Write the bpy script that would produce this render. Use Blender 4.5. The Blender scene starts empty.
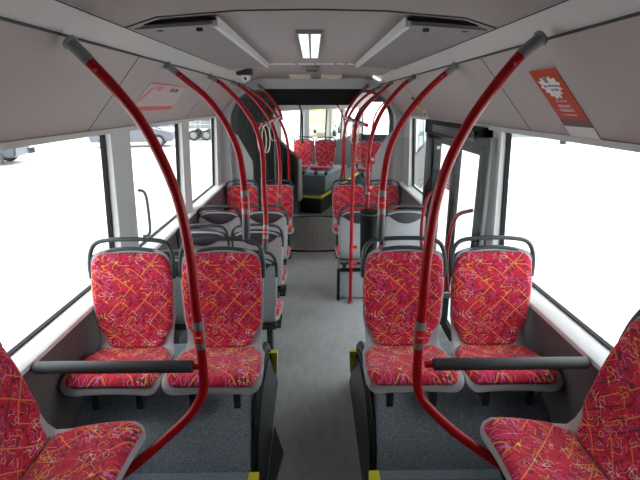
import bpy, bmesh, math, random
from mathutils import Vector, Matrix, Euler
random.seed(4)
PI = math.pi
S = bpy.context.scene
COL = S.collection

# ------------------------------------------------------------------ camera
H = 1.97
PITCH = math.radians(16.75)
YAW = math.radians(-0.92)
cd = bpy.data.cameras.new('camera')
cd.sensor_width = 36.0
cd.lens = 455.0 * 36.0 / 640.0
cd.clip_start = 0.05
cd.clip_end = 400
cam = bpy.data.objects.new('camera', cd)
cam.location = (0, 0, H)
cam.rotation_euler = (PI / 2 - PITCH, 0, YAW)
COL.objects.link(cam)
S.camera = cam
# ------------------------------------------------------------------ world and exposure
w = bpy.data.worlds.new('overcast_sky')
w.use_nodes = True
S.world = w
wt = w.node_tree
wt.nodes.clear()
wo = wt.nodes.new('ShaderNodeOutputWorld')
wb = wt.nodes.new('ShaderNodeBackground')
wb.inputs['Color'].default_value = (0.93, 0.97, 1.0, 1)
wb.inputs['Strength'].default_value = 1.0
wt.links.new(wb.outputs[0], wo.inputs['Surface'])
S.view_settings.view_transform = 'Standard'
S.view_settings.look = 'None'
S.view_settings.gamma = 1.0
S.view_settings.use_curve_mapping = False
S.view_settings.exposure = 1.95
S.cycles.max_bounces = 12
S.cycles.diffuse_bounces = 8
S.cycles.glossy_bounces = 4
S.cycles.transparent_max_bounces = 16
S.cycles.sample_clamp_indirect = 8
sd = bpy.data.lights.new('sun', 'SUN')
sd.energy = 0.6
sd.angle = math.radians(25)
so = bpy.data.objects.new('sun', sd)
so.rotation_euler = (math.radians(20), math.radians(-15), 0)
COL.objects.link(so)


# ------------------------------------------------------------------ node helpers / materials
class NT:
    def __init__(s, name):
        s.m = bpy.data.materials.new(name)
        s.m.use_nodes = True
        s.t = s.m.node_tree
        s.b = s.t.nodes.get('Principled BSDF')
        s.out = s.t.nodes.get('Material Output')

    def n(s, typ, **kw):
        x = s.t.nodes.new(typ)
        for k, v in kw.items():
            setattr(x, k, v)
        return x

    def l(s, a, b):
        s.t.links.new(a, b)

    def math(s, op, a, b=0.0, c=None):
        x = s.n('ShaderNodeMath', operation=op)
        for i, v in enumerate((a, b, c)):
            if v is None:
                continue
            if isinstance(v, (int, float)):
                x.inputs[i].default_value = v
            else:
                s.l(v, x.inputs[i])
        return x.outputs[0]

    def mix(s, f, a, b):
        x = s.n('ShaderNodeMix', data_type='RGBA')
        for i, v in ((0, f), (6, a), (7, b)):
            if isinstance(v, (int, float)):
                x.inputs[i].default_value = v
            elif isinstance(v, tuple):
                x.inputs[i].default_value = (*v, 1) if len(v) == 3 else v
            else:
                s.l(v, x.inputs[i])
        return x.outputs[2]

    def noise(s, vec, scale, detail=2, rough=0.5, w=None):
        x = s.n('ShaderNodeTexNoise')
        x.inputs['Scale'].default_value = scale
        x.inputs['Detail'].default_value = detail
        x.inputs['Roughness'].default_value = rough
        if vec is not None:
            s.l(vec, x.inputs['Vector'])
        return x.outputs['Fac']

    def mapping(s, vec, loc=(0, 0, 0), rot=(0, 0, 0), scale=(1, 1, 1)):
        x = s.n('ShaderNodeMapping')
        x.inputs['Location'].default_value = loc
        x.inputs['Rotation'].default_value = rot
        x.inputs['Scale'].default_value = scale
        s.l(vec, x.inputs['Vector'])
        return x.outputs[0]


def plain(name, col, rough=0.5, metal=0.0, var=0.06, vscale=30, bump=0.0, bscale=200, emit=None, estr=0, spec=0.5):
    t = NT(name)
    tc = t.n('ShaderNodeTexCoord').outputs['Object']
    nz = t.noise(tc, vscale, 4, 0.6)
    f = t.math('MULTIPLY', t.math('SUBTRACT', nz, 0.5), 1.0)
    f = t.math('ADD', f, 0.5)
    a = tuple(max(0, c * (1 - var * 2)) for c in col)
    b = tuple(min(1, c * (1 + var * 2)) for c in col)
    t.l(t.mix(f, a, b), t.b.inputs['Base Color'])
    t.b.inputs['Roughness'].default_value = rough
    t.b.inputs['Metallic'].default_value = metal
    t.b.inputs['Specular IOR Level'].default_value = spec
    if bump:
        bn = t.n('ShaderNodeBump')
        bn.inputs['Strength'].default_value = bump
        bn.inputs['Distance'].default_value = 0.002
        t.l(t.noise(tc, bscale, 3), bn.inputs['Height'])
        t.l(bn.outputs[0], t.b.inputs['Normal'])
    if emit:
        t.b.inputs['Emission Color'].default_value = (*emit, 1)
        t.b.inputs['Emission Strength'].default_value = estr
    return t.m


def speckle(name, base, fleck, scale=420, thr=0.62, rough=0.75, dirt=0.25):
    t = NT(name)
    tc = t.n('ShaderNodeTexCoord').outputs['Object']
    nz = t.noise(tc, scale, 1)
    f = t.math('GREATER_THAN', nz, thr)
    d = t.noise(tc, 3.5, 5, 0.65)
    c = t.mix(f, base, fleck)
    dk = tuple(x * (1 - dirt) for x in (1, 1, 1))
    mx = t.n('ShaderNodeMix', data_type='RGBA', blend_type='MULTIPLY')
    mx.inputs[0].default_value = 1.0
    t.l(c, mx.inputs[6])
    t.l(t.mix(t.math('MULTIPLY', d, 1.2), dk, (1, 1, 1)), mx.inputs[7])
    t.l(mx.outputs[2], t.b.inputs['Base Color'])
    t.b.inputs['Roughness'].default_value = rough
    return t.m


def fabric():
    t = NT('seat_moquette')
    uv = t.n('ShaderNodeTexCoord').outputs['UV']

    def band(v, half):            # 1 where |v| < half
        return t.math('LESS_THAN', t.math('ABSOLUTE', v), half)

    def squig(seed, scale, half, cell, thr):
        u = t.mapping(uv, (seed, seed * 1.7, 0))
        nz = t.n('ShaderNodeTexNoise')
        nz.inputs['Scale'].default_value = scale
        nz.inputs['Detail'].default_value = 0.0
        t.l(u, nz.inputs['Vector'])
        ln = band(t.math('SUBTRACT', nz.outputs['Fac'], 0.5), half)
        vo = t.n('ShaderNodeTexVoronoi')
        vo.inputs['Scale'].default_value = cell
        t.l(u, vo.inputs['Vector'])
        sp = t.n('ShaderNodeSeparateColor')
        t.l(vo.outputs['Color'], sp.inputs[0])
        return t.math('MULTIPLY', ln, t.math('LESS_THAN', sp.outputs[0], thr))

    def lines(ang, period, half, seed, thr, bend=0.012):
        u = t.mapping(uv, (seed, seed, 0), (0, 0, ang))
        sx = t.n('ShaderNodeSeparateXYZ')
        t.l(u, sx.inputs[0])
        nz = t.math('MULTIPLY', t.math('SUBTRACT', t.noise(u, 9, 1), 0.5), bend)
        x = t.math('ADD', sx.outputs[0], nz)
        fr = t.math('SUBTRACT', t.math('FRACT', t.math('DIVIDE', x, period)), 0.5)
        ln = band(fr, half / period)
        vo = t.n('ShaderNodeTexVoronoi')
        vo.inputs['Scale'].default_value = 11
        t.l(u, vo.inputs['Vector'])
        sp = t.n('ShaderNodeSeparateColor')
        t.l(vo.outputs['Color'], sp.inputs[0])
        return t.math('MULTIPLY', ln, t.math('LESS_THAN', sp.outputs[1], thr))

    base = t.mix(t.math('MULTIPLY', t.math('SUBTRACT', t.noise(uv, 26, 3, 0.6), 0.3), 2.5), (0.48, 0.002, 0.014), (0.80, 0.014, 0.085))
    base = t.mix(t.math('MULTIPLY', t.math('GREATER_THAN', t.noise(uv, 14, 1), 0.60), 0.45), base, (0.50, 0.03, 0.16))
    base = t.mix(t.math('MULTIPLY', t.math('GREATER_THAN', t.noise(t.mapping(uv, (5, 2, 0)), 30, 2), 0.63), 0.8), base, (0.14, 0.003, 0.02))
    c = t.mix(squig(3.1, 34, 0.020, 16, 0.9), base, (0.09, 0.003, 0.03))
    c = t.mix(lines(0.80, 0.045, 0.0022, 4.4, 0.55), c, (0.10, 0.004, 0.03))
    c = t.mix(squig(7.7, 30, 0.016, 20, 0.36), c, (0.62, 0.20, 0.42))
    c = t.mix(squig(9.3, 28, 0.015, 19, 0.34), c, (0.85, 0.55, 0.10))
    c = t.mix(lines(-0.85, 0.085, 0.0026, 1.3, 0.6), c, (0.85, 0.22, 0.05))
    c = t.mix(lines(0.72, 0.095, 0.0026, 2.9, 0.55), c, (0.85, 0.26, 0.05))
    c = t.mix(squig(15.1, 30, 0.014, 17, 0.24), c, (0.75, 0.35, 0.05))
    c = t.mix(squig(21.5, 34, 0.014, 19, 0.20), c, (0.80, 0.62, 0.70))
    t.l(c, t.b.inputs['Base Color'])
    t.b.inputs['Roughness'].default_value = 0.9
    t.b.inputs['Sheen Weight'].default_value = 0.25
    t.b.inputs['Sheen Roughness'].default_value = 0.5
    bn = t.n('ShaderNodeBump')
    bn.inputs['Strength'].default_value = 0.3
    bn.inputs['Distance'].default_value = 0.001
    t.l(t.noise(uv, 600, 1), bn.inputs['Height'])
    t.l(bn.outputs[0], t.b.inputs['Normal'])
    return t.m


def glass(name, tint=(0.97, 0.985, 0.98), gloss=1.0, haze=0.0):
    t = NT(name)
    t.t.nodes.remove(t.b)
    tr = t.n('ShaderNodeBsdfTransparent')
    tr.inputs[0].default_value = (*tint, 1)
    gl = t.n('ShaderNodeBsdfGlossy')
    gl.inputs['Roughness'].default_value = 0.03
    lw = t.n('ShaderNodeLayerWeight')
    lw.inputs[0].default_value = 0.5
    fr = t.math('ADD', t.math('MULTIPLY', t.math('POWER', lw.outputs['Facing'], 5.0), 0.55), 0.025)
    mx = t.n('ShaderNodeMixShader')
    t.l(t.math('MULTIPLY', fr, gloss), mx.inputs[0])
    t.l(tr.outputs[0], mx.inputs[1])
    t.l(gl.outputs[0], mx.inputs[2])
    last = mx
    if haze:
        df = t.n('ShaderNodeBsdfDiffuse')
        df.inputs[0].default_value = (0.8, 0.82, 0.82, 1)
        m2 = t.n('ShaderNodeMixShader')
        tc = t.n('ShaderNodeTexCoord').outputs['Object']
        t.l(t.math('MULTIPLY', t.noise(tc, 8, 4, .7), haze * 2), m2.inputs[0])
        t.l(mx.outputs[0], m2.inputs[1])
        t.l(df.outputs[0], m2.inputs[2])
        last = m2
    t.l(last.outputs[0], t.out.inputs['Surface'])
    return t.m


def bus_floor():
    t = NT('bus_floor_vinyl')
    tc = t.n('ShaderNodeTexCoord').outputs['Object']
    fine = t.noise(tc, 160, 3, 0.7)
    d = t.noise(t.mapping(tc, scale=(3, 1, 1)), 6, 6, 0.7)
    c = t.mix(t.math('MULTIPLY', fine, 1.0), (0.25, 0.265, 0.265), (0.62, 0.66, 0.66))
    c = t.mix(t.math('MULTIPLY', t.math('SUBTRACT', d, 0.42), 2.2), c, (0.30, 0.315, 0.31))
    t.l(c, t.b.inputs['Base Color'])
    t.b.inputs['Roughness'].default_value = 0.42
    bn = t.n('ShaderNodeBump')
    bn.inputs['Strength'].default_value = 0.4
    bn.inputs['Distance'].default_value = 0.001
    t.l(fine, bn.inputs['Height'])
    t.l(bn.outputs[0], t.b.inputs['Normal'])
    return t.m


def ribbed(name, ca, cb, scale, axis=0, rough=0.5, rot=0.0):
    t = NT(name)
    tc = t.n('ShaderNodeTexCoord').outputs['Object']
    u = t.mapping(tc, rot=(0, 0, rot))
    sx = t.n('ShaderNodeSeparateXYZ')
    t.l(u, sx.inputs[0])
    s1 = t.math('SINE', t.math('MULTIPLY', sx.outputs[axis], scale))
    f = t.math('GREATER_THAN', s1, 0.2)
    t.l(t.mix(f, ca, cb), t.b.inputs['Base Color'])
    t.b.inputs['Roughness'].default_value = rough
    return t.m


def checker_plate():
    t = NT('turntable_tread')
    tc = t.n('ShaderNodeTexCoord').outputs['Object']
    sx = t.n('ShaderNodeSeparateXYZ')
    t.l(t.mapping(tc, rot=(0, 0, .785)), sx.inputs[0])
    a = t.math('SINE', t.math('MULTIPLY', sx.outputs[0], 110))
    b = t.math('SINE', t.math('MULTIPLY', sx.outputs[1], 110))
    f = t.math('GREATER_THAN', t.math('MULTIPLY', a, b), 0.0)
    c = t.mix(f, (0.34, 0.34, 0.32), (0.62, 0.61, 0.57))
    t.l(c, t.b.inputs['Base Color'])
    t.b.inputs['Roughness'].default_value = 0.5
    return t.m


M = {}
M['fabric'] = fabric()
M['shell'] = plain('seat_shell_plastic', (0.42, 0.43, 0.45), 0.4, var=0.05)
M['shell_back'] = M['shell']
M['handle'] = plain('dark_grey_plastic', (0.045, 0.056, 0.062), 0.38, var=0.08)
M['trim_dark'] = plain('seat_back_dark_trim', (0.035, 0.032, 0.042), 0.5)
M['red'] = plain('red_pole_enamel', (0.36, 0.004, 0.009), 0.3, var=0.04, spec=0.35)
M['red2'] = plain('bright_red_plastic', (0.62, 0.01, 0.015), 0.4)
M['foam'] = plain('armrest_foam', (0.045, 0.05, 0.055), 0.55, bump=0.3, bscale=400)
M['metal'] = plain('brushed_metal', (0.22, 0.235, 0.235), 0.42, metal=0.3, var=0.1)
M['black'] = plain('black_rubber', (0.012, 0.012, 0.013), 0.6, spec=0.15)
M['frameblk'] = plain('black_door_frame', (0.010, 0.011, 0.011), 0.6, spec=0.12)
M['ceiling'] = plain('ceiling_grey_laminate', (0.345, 0.31, 0.298), 0.6, var=0.03, vscale=60)
M['panel'] = plain('side_panel_grey_laminate', (0.44, 0.395, 0.38), 0.55, var=0.03, vscale=60)
M['cove'] = plain('pale_cove_laminate', (0.56, 0.55, 0.53), 0.45, var=0.03)
M['pillar'] = plain('pale_grey_pillar', (0.55, 0.55, 0.54), 0.5, var=0.03)
M['ledge'] = plain('white_window_ledge', (0.85, 0.86, 0.87), 0.4, var=0.03)
M['lowwall'] = speckle('grey_wall_lining', (0.13, 0.115, 0.115), (0.19, 0.17, 0.17), 200, 0.58)
M['podium'] = speckle('speckled_blue_grey_vinyl', (0.25, 0.30, 0.34), (0.62, 0.70, 0.76), 260, 0.60, dirt=0.3)
M['floor'] = bus_floor()
M['darkside'] = plain('black_vinyl_skirt', (0.022, 0.028, 0.032), 0.42, var=0.15, vscale=18)
M['ribskirt'] = plain('black_ribbed_edging', (0.008, 0.009, 0.010), 0.5)
M['yellow'] = plain('yellow_edge_strip', (0.80, 0.72, 0.03), 0.5)
M['hatch'] = plain('perforated_hatch_grey', (0.22, 0.20, 0.195), 0.65, bump=0.4, bscale=500)
M['hatchedge'] = plain('hatch_white_edge', (0.62, 0.62, 0.60), 0.5)
M['lamp'] = plain('lamp_diffuser', (0.9, 0.95, 0.9), 0.3, emit=(0.85, 1.0, 0.92), estr=0.28, var=0.1, vscale=40)
M['glass'] = glass('clear_window_glass')
M['screen'] = glass('scratched_screen_glass', (0.94, 0.955, 0.955), 0.5, haze=0.004)
M['bellows'] = plain('bellows_rubber', (0.13, 0.145, 0.15), 0.6, var=.15)
M['turn'] = checker_plate()
M['white'] = plain('white_print', (0.78, 0.77, 0.76), 0.5, var=0.02)
M['poster_orange'] = plain('orange_red_print', (0.50, 0.055, 0.02), 0.45, var=0.03)
M['poster_grey'] = plain('brown_print', (0.16, 0.09, 0.08), 0.5, var=0.25, vscale=60)
M['ink'] = plain('black_ink', (0.03, 0.025, 0.03), 0.6)
M['pinkbar'] = plain('pink_red_print', (0.62, 0.13, 0.12), 0.5, var=0.05)
M['pink'] = plain('pale_pink_print', (0.56, 0.45, 0.45), 0.5, var=0.05)
M['palepanel'] = plain('joint_cover_panel', (0.46, 0.47, 0.47), 0.5, var=0.04)
M['ivory'] = plain('ivory_strap', (0.60, 0.55, 0.45), 0.6)
M['ground'] = plain('pale_concrete_ground', (0.72, 0.72, 0.72), 0.9, var=0.03, vscale=0.5)
M['carlight'] = plain('silver_car_paint', (0.13, 0.14, 0.16), 0.4)
M['cardark'] = plain('dark_car_paint', (0.05, 0.06, 0.07), 0.3)
M['caryel'] = plain('yellow_van_paint', (0.60, 0.47, 0.20), 0.4)
M['teal'] = ribbed('teal_cladding', (0.05, 0.38, 0.36), (0.07, 0.45, 0.42), 14, 1)
M['fence'] = plain('grey_wall_render', (0.22, 0.23, 0.24), 0.8, var=0.2, vscale=3)
M['tyre'] = plain('tyre_rubber', (0.02, 0.02, 0.02), 0.8)
M['carglass'] = plain('car_window_dark', (0.03, 0.04, 0.05), 0.1)
M['lower_blk'] = plain('charcoal_panel', (0.03, 0.033, 0.036), 0.5)


# ------------------------------------------------------------------ mesh helpers
def obj(name, bm, mat, parent=None, smooth=False, kind=None, recalc=True):
    if recalc:
        bmesh.ops.recalc_face_normals(bm, faces=bm.faces[:])
    me = bpy.data.meshes.new(name)
    bm.to_mesh(me)
    bm.free()
    mats = mat if isinstance(mat, (list, tuple)) else [mat]
    for m in mats:
        me.materials.append(M[m])
    if smooth:
        for p in me.polygons:
            p.use_smooth = True
        try:
            me.set_sharp_from_angle(angle=math.radians(42))
        except Exception:
            pass
    o = bpy.data.objects.new(name, me)
    COL.objects.link(o)
    if parent:
        o.parent = parent
    if kind:
        o['kind'] = kind
    return o


def lettering(body, size, mat, parent, loc, rot, extrude):
    cu = bpy.data.curves.new('lettering', 'FONT')
    cu.body = body
    cu.size = size
    cu.align_x = 'CENTER'
    cu.align_y = 'CENTER'
    cu.extrude = extrude
    tmp = bpy.data.objects.new('lettering_source', cu)
    me = bpy.data.meshes.new_from_object(tmp)
    bpy.data.objects.remove(tmp)
    bpy.data.curves.remove(cu)
    me.name = 'lettering'
    me.materials.clear()
    me.materials.append(M[mat])
    f = bpy.data.objects.new('lettering', me)
    COL.objects.link(f)
    f.parent = parent
    f.location = loc
    f.rotation_euler = rot
    return f


def thing(name, label, cat, loc=(0, 0, 0), rz=0, group=None, kind=None):
    o = bpy.data.objects.new(name, None)
    o.empty_display_size = 0.05
    COL.objects.link(o)
    o.location = loc
    o.rotation_euler = (0, 0, rz)
    tag(o, label, cat, group, kind)
    return o


def tag(o, label, cat, group=None, kind=None):
    if label:
        o['label'] = label
    if cat:
        o['category'] = cat
    if group:
        o['group'] = group
    if kind:
        o['kind'] = kind
    return o


def box(bm, x0, x1, y0, y1, z0, z1, bev=0.0, mi=0, seg=2, mat=None):
    r = bmesh.ops.create_cube(bm, size=1)
    vs = r['verts']
    for v in vs:
        v.co = Vector(((x0 + x1) / 2 + v.co.x * (x1 - x0), (y0 + y1) / 2 + v.co.y * (y1 - y0), (z0 + z1) / 2 + v.co.z * (z1 - z0)))
    fs = set(f for v in vs for f in v.link_faces)
    if bev > 0:
        es = set(e for v in vs for e in v.link_edges)
        rr = bmesh.ops.bevel(bm, geom=list(es), offset=bev, segments=seg, affect='EDGES', profile=0.7)
        fs = set(rr['faces']) | set(f for f in fs if f.is_valid)
        vs = list(set(v for f in fs for v in f.verts))
    for f in fs:
        if f.is_valid:
            f.material_index = mi
    if mat is not None:
        bmesh.ops.transform(bm, matrix=mat, verts=list(set(v for f in fs if f.is_valid for v in f.verts)))
    return fs


def bx(name, mat, parent=None, *dims, bev=0.0, kind=None):
    bm = bmesh.new()
    box(bm, *dims, bev=bev)
    return obj(name, bm, mat, parent, smooth=bev > 0, kind=kind)


def spline(pts, n=10):
    P = [Vector(p) for p in pts]
    if len(P) < 3:
        return P
    out = []
    E = [P[0] * 2 - P[1]] + P + [P[-1] * 2 - P[-2]]
    for i in range(1, len(E) - 2):
        a, b, c, d = E[i - 1], E[i], E[i + 1], E[i + 2]
        for k in range(n):
            t = k / n
            out.append(0.5 * ((2 * b) + (c - a) * t + (2 * a - 5 * b + 4 * c - d) * t * t + (3 * b - a - 3 * c + d) * t ** 3))
    out.append(P[-1])
    return out


def tube(bm, pts, r, seg=12, cap=True, closed=False, mi=0, flat=1.0, ref=Vector((0, 0, 1))):
    """Sweep a circle (or an ellipse: flat squeezes it along the second axis) along pts; r may be a list."""
    P = [Vector(p) for p in pts]
    n = len(P)
    rings = []
    T0 = (P[1] - P[0]).normalized()
    up = ref.copy()
    if abs(T0.dot(up)) > 0.9:
        up = Vector((1, 0, 0))
    U = (up - T0 * up.dot(T0)).normalized()
    for i in range(n):
        if closed:
            T = (P[(i + 1) % n] - P[(i - 1) % n]).normalized()
        else:
            T = (P[min(i + 1, n - 1)] - P[max(i - 1, 0)]).normalized()
        U = (U - T * U.dot(T)).normalized()
        V = T.cross(U)
        rr = r[i] if isinstance(r, (list, tuple)) else r
        rings.append([bm.verts.new(P[i] + U * math.cos(2 * PI * k / seg) * rr + V * math.sin(2 * PI * k / seg) * rr * flat) for k in range(seg)])
    m = n if closed else n - 1
    for i in range(m):
        A, B = rings[i], rings[(i + 1) % n]
        for k in range(seg):
            f = bm.faces.new((A[k], A[(k + 1) % seg], B[(k + 1) % seg], B[k]))
            f.material_index = mi
    if cap and not closed:
        bm.faces.new(rings[0][::-1]).material_index = mi
        bm.faces.new(rings[-1]).material_index = mi


def tb(name, pts, r, mat, parent=None, seg=12, flat=1.0, ref=Vector((0, 0, 1)), kind=None):
    bm = bmesh.new()
    tube(bm, pts, r, seg, flat=flat, ref=ref)
    return obj(name, bm, mat, parent, smooth=True, kind=kind)


def prism(bm, prof, axis, a, b, mi=0):
    """prof: closed polygon in the two other axes; extruded along axis from a to b."""
    def mk(p, t):
        if axis == 'x':
            return bm.verts.new((t, p[0], p[1]))
        if axis == 'y':
            return bm.verts.new((p[0], t, p[1]))
        return bm.verts.new((p[0], p[1], t))
    A = [mk(p, a) for p in prof]
    B = [mk(p, b) for p in prof]
    n = len(prof)
    fs = [bm.faces.new(A), bm.faces.new(B[::-1])]
    for i in range(n):
        fs.append(bm.faces.new((A[i], A[(i + 1) % n], B[(i + 1) % n], B[i])))
    for f in fs:
        f.material_index = mi
    return fs


def disc(bm, c, axis, r0, r1, h, seg=32, mi=0):
    """short cone/cylinder from c along axis."""
    A = Vector(axis).normalized()
    up = Vector((0, 0, 1)) if abs(A.z) < 0.9 else Vector((1, 0, 0))
    U = A.cross(up).normalized()
    V = A.cross(U)
    C0 = Vector(c)
    a = [bm.verts.new(C0 + (U * math.cos(2 * PI * k / seg) + V * math.sin(2 * PI * k / seg)) * r0) for k in range(seg)]
    b = [bm.verts.new(C0 + A * h + (U * math.cos(2 * PI * k / seg) + V * math.sin(2 * PI * k / seg)) * r1) for k in range(seg)]
    fs = [bm.faces.new(a[::-1]), bm.faces.new(b)]
    for k in range(seg):
        fs.append(bm.faces.new((a[k], a[(k + 1) % seg], b[(k + 1) % seg], b[k])))
    for f in fs:
        f.material_index = mi


def interp(tab, x):
    if x <= tab[0][0]:
        return tab[0][1]
    for (a, va), (b, vb) in zip(tab, tab[1:]):
        if x <= b:
            t = (x - a) / (b - a)
            t = t * t * (3 - 2 * t)
            return va + (vb - va) * t
    return tab[-1][1]


def pad(path, wtab, lo, hi, t_front, t_back, off, dish=0.0, rnd=0.05, edge=0.02, ns=18, nt=30, wl=None, rl=None):
    """A dished, rounded slab that follows path (list of (y,z)) between arc lengths lo..hi.
    wtab gives the half width against arc length; thickness forward of the path is off..off+t_front, back -t_back."""
    P = [Vector((0, p.y, p.z)) for p in spline([(0, y, z) for y, z in path], 12)]
    s = [0]
    for a, b in zip(P, P[1:]):
        s.append(s[-1] + (b - a).length)
    L = s[-1]
    hi = L + hi if hi <= 0 else hi

    def ev(x):
        x = max(0, min(L - 1e-6, x))
        for i in range(len(s) - 1):
            if x <= s[i + 1]:
                t = (x - s[i]) / (s[i + 1] - s[i])
                T = (P[min(i + 2, len(P) - 1)] - P[max(i - 1, 0)]).normalized()
                return P[i].lerp(P[i + 1], t), T
    bm = bmesh.new()
    uvl = bm.loops.layers.uv.new('UVMap')
    rows_f, rows_b, uvs = [], [], {}
    rl0 = rnd if rl is None else rl
    for j in range(nt + 1):
        q = j / nt
        a = lo + (hi - lo) * (0.5 - 0.5 * math.cos(PI * q)) if nt > 8 else lo + (hi - lo) * q
        C, T = ev(a)
        N = Vector((0, -T.z, T.y))     # towards the sitter
        W = interp(wtab, a)
        d0, d1 = a - lo, hi - a
        if d0 < rl0:
            W -= rl0 - math.sqrt(max(0, rl0 ** 2 - (rl0 - d0) ** 2))
        if d1 < rnd:
            W -= rnd - math.sqrt(max(0, rnd ** 2 - (rnd - d1) ** 2))
        W = max(W, 0.01)
        rf, rb = [], []
        for i in range(ns + 1):
            u = math.sin(PI / 2 * (2 * i / ns - 1))
            x = u * W
            dist = min((1 - abs(u)) * W, d0 + 1e-4, d1 + 1e-4)
            k = min(1, dist / edge)
            e = math.sqrt(max(0, 1 - (1 - k) ** 2))
            base = C + Vector((x, 0, 0)) + N * dish * (u * u)
            vf = bm.verts.new(base + N * (off + t_front * e))
            vb = bm.verts.new(base - N * t_back * (0.4 + 0.6 * e))
            uvs[vf] = (x, a)
            uvs[vb] = (x, a + 1)
            rf.append(vf)
            rb.append(vb)
        rows_f.append(rf)
        rows_b.append(rb)
    def q4(a, b, c, d):
        f = bm.faces.new((a, b, c, d))
        for lp in f.loops:
            lp[uvl].uv = uvs[lp.vert]
    for j in range(nt):
        for i in range(ns):
            q4(rows_f[j][i], rows_f[j][i + 1], rows_f[j + 1][i + 1], rows_f[j + 1][i])
            q4(rows_b[j][i + 1], rows_b[j][i], rows_b[j + 1][i], rows_b[j + 1][i + 1])
        q4(rows_f[j][0], rows_f[j + 1][0], rows_b[j + 1][0], rows_b[j][0])
        q4(rows_f[j + 1][ns], rows_f[j][ns], rows_b[j][ns], rows_b[j + 1][ns])
    for i in range(ns):
        q4(rows_f[0][i + 1], rows_f[0][i], rows_b[0][i], rows_b[0][i + 1])
        q4(rows_f[nt][i], rows_f[nt][i + 1], rows_b[nt][i + 1], rows_b[nt][i])
    return bm


def copy_tree(o, parent=None):
    c = o.copy()
    COL.objects.link(c)
    if parent:
        c.parent = parent
    for ch in list(o.children):
        copy_tree(ch, c)
    return c


# side profile of the bus: half width against height
RX, RZ = 0.84, 2.19          # hand rail / seam between cove and side panel
WX, WZ = 1.17, 1.835         # top of the windows
SX = 1.25                    # glass at the sill
SILL = .98

# ================================================================== SETTING
Y0, Y1 = -1.3, 6.05
# floor (aisle level, low floor)
o = bx('floor', 'floor', None, -1.25, 1.25, Y0, 5.98, -0.06, 0.0, kind='structure')

for side, sn in ((-1, 'left'), (1, 'right')):
    def sx(a, b):
        return (min(a * side, b * side), max(a * side, b * side))
    solids = [(Y0, 1.15), (2.71, 3.0), (4.2, 4.45), (5.73, Y1)] if side < 0 else [(Y0, .7), (2.86, 3.0), (4.55, 4.70), (5.62, Y1)]
    # wall shell: pillars, unseen rear stretch closed to dim the foreground, sloping upper side panel
    bm = bmesh.new()
    for a, b in solids:
        q = [(1.195, SILL - .01), (1.262, SILL - .01), (1.232, WZ + .02), (1.165, WZ + .02)]
        prism(bm, [(x * side, z) for x, z in q], 'y', a, b, 1)
    prism(bm, [(x * side, z) for x, z in [(WX - .03, WZ), (WX, WZ - .015), (1.30, WZ - .015), (1.30, 2.45), (RX, 2.45), (RX, RZ)]], 'y', Y0, Y1, 0)
    wall = obj('wall_' + sn, bm, ['panel', 'pillar'], None, kind='structure')
    # lower wall lining
    bm = bmesh.new()
    low = [(Y0, Y1)] if side < 0 else [(Y0, 3.0), (4.55, Y1)]
    for a, b in low:
        prism(bm, [(x * side, z) for x, z in [(1.178, 0), (1.30, 0), (1.30, .936), (1.178, .936)]], 'y', a, b, 0)
    lw = obj('lower_lining', bm, 'lowwall', wall, kind='structure')
    bm = bmesh.new()
    for a, b in low:
        prism(bm, [(x * side, z) for x, z in [(1.152, .935), (1.152, .955), (1.158, .961), (1.262, SILL), (1.30, SILL), (1.30, .935)]], 'y', a, b)
    obj('window_ledge', bm, 'ledge', wall, smooth=True, kind='structure')
    # upper head moulding above the windows
    bm = bmesh.new()
    box(bm, *sx(1.135, 1.175), Y0, Y1, WZ - .03, WZ - .004)
    obj('head_moulding', bm, 'cove', wall, kind='structure')
    # seams in the side panel
    bm = bmesh.new()
    for ys in ((2.39, 4.25) if side < 0 else (2.42, 4.6)):
        prism(bm, [(x * side, z) for x, z in [(RX, RZ - .002), (WX - .03, WZ - .002), (WX - .03, WZ + .02), (RX, RZ + .02)]], 'y', ys, ys + .006, 0)
    obj('panel_seam', bm, 'trim_dark', wall, kind='structure')

# ceiling
bm = bmesh.new()
def ceil_prof(dz):
    return [(-RX, RZ + dz), (-.745, 2.262 + dz), (-.62, 2.30 + dz), (-.3, 2.325 + dz), (0, 2.33 + dz), (.3, 2.325 + dz), (.62, 2.30 + dz), (.745, 2.262 + dz), (RX, RZ + dz)]
for y in (0,):
    secs = [(Y0, 0), (4.55, 0), (5.0, -.035), (Y1 + .15, -.085)]
    rows = []
    for y_, dz in secs:
        pr = []
        for k, (x, z) in enumerate(ceil_prof(0)):
            wgt = 1 - (abs(x) / RX) ** 2
            pr.append(bm.verts.new((x, y_, z + dz * wgt)))
        rows.append(pr)
    for A, B in zip(rows, rows[1:]):
        for k in range(len(A) - 1):
            f = bm.faces.new((A[k], A[k + 1], B[k + 1], B[k]))
            f.material_index = 1 if k in (0, len(A) - 2) else 0
            f.smooth = k not in (0, len(A) - 2)
ce = obj('ceiling', bm, ['ceiling', 'cove'], None, kind='structure', recalc=False)
md = ce.modifiers.new('thick', 'SOLIDIFY')
md.thickness = 0.06
md.offset = 1
bm = bmesh.new()
for s in (-1, 1):
    tube(bm, [(s * .747, Y0, 2.258), (s * .747, 4.4, 2.258)], .0025, 6)
tube(bm, [(-.745, 2.0, 2.260), (-.62, 2.0, 2.297), (-.3, 2.0, 2.322), (0, 2.0, 2.327), (.3, 2.0, 2.322), (.62, 2.0, 2.297), (.745, 2.0, 2.260)], .0028, 6)
obj('ceiling_seam', bm, 'trim_dark', ce, kind='structure')
bm = bmesh.new()
for a, b in ((-.40, -.16), (-.13, .02), (.04, .2), (.23, .30), (.33, .40)):
    box(bm, a, b, 4.50, 4.512, 2.31, 2.324)
obj('ceiling_join_strip', bm, 'white', ce, kind='structure')
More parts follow.
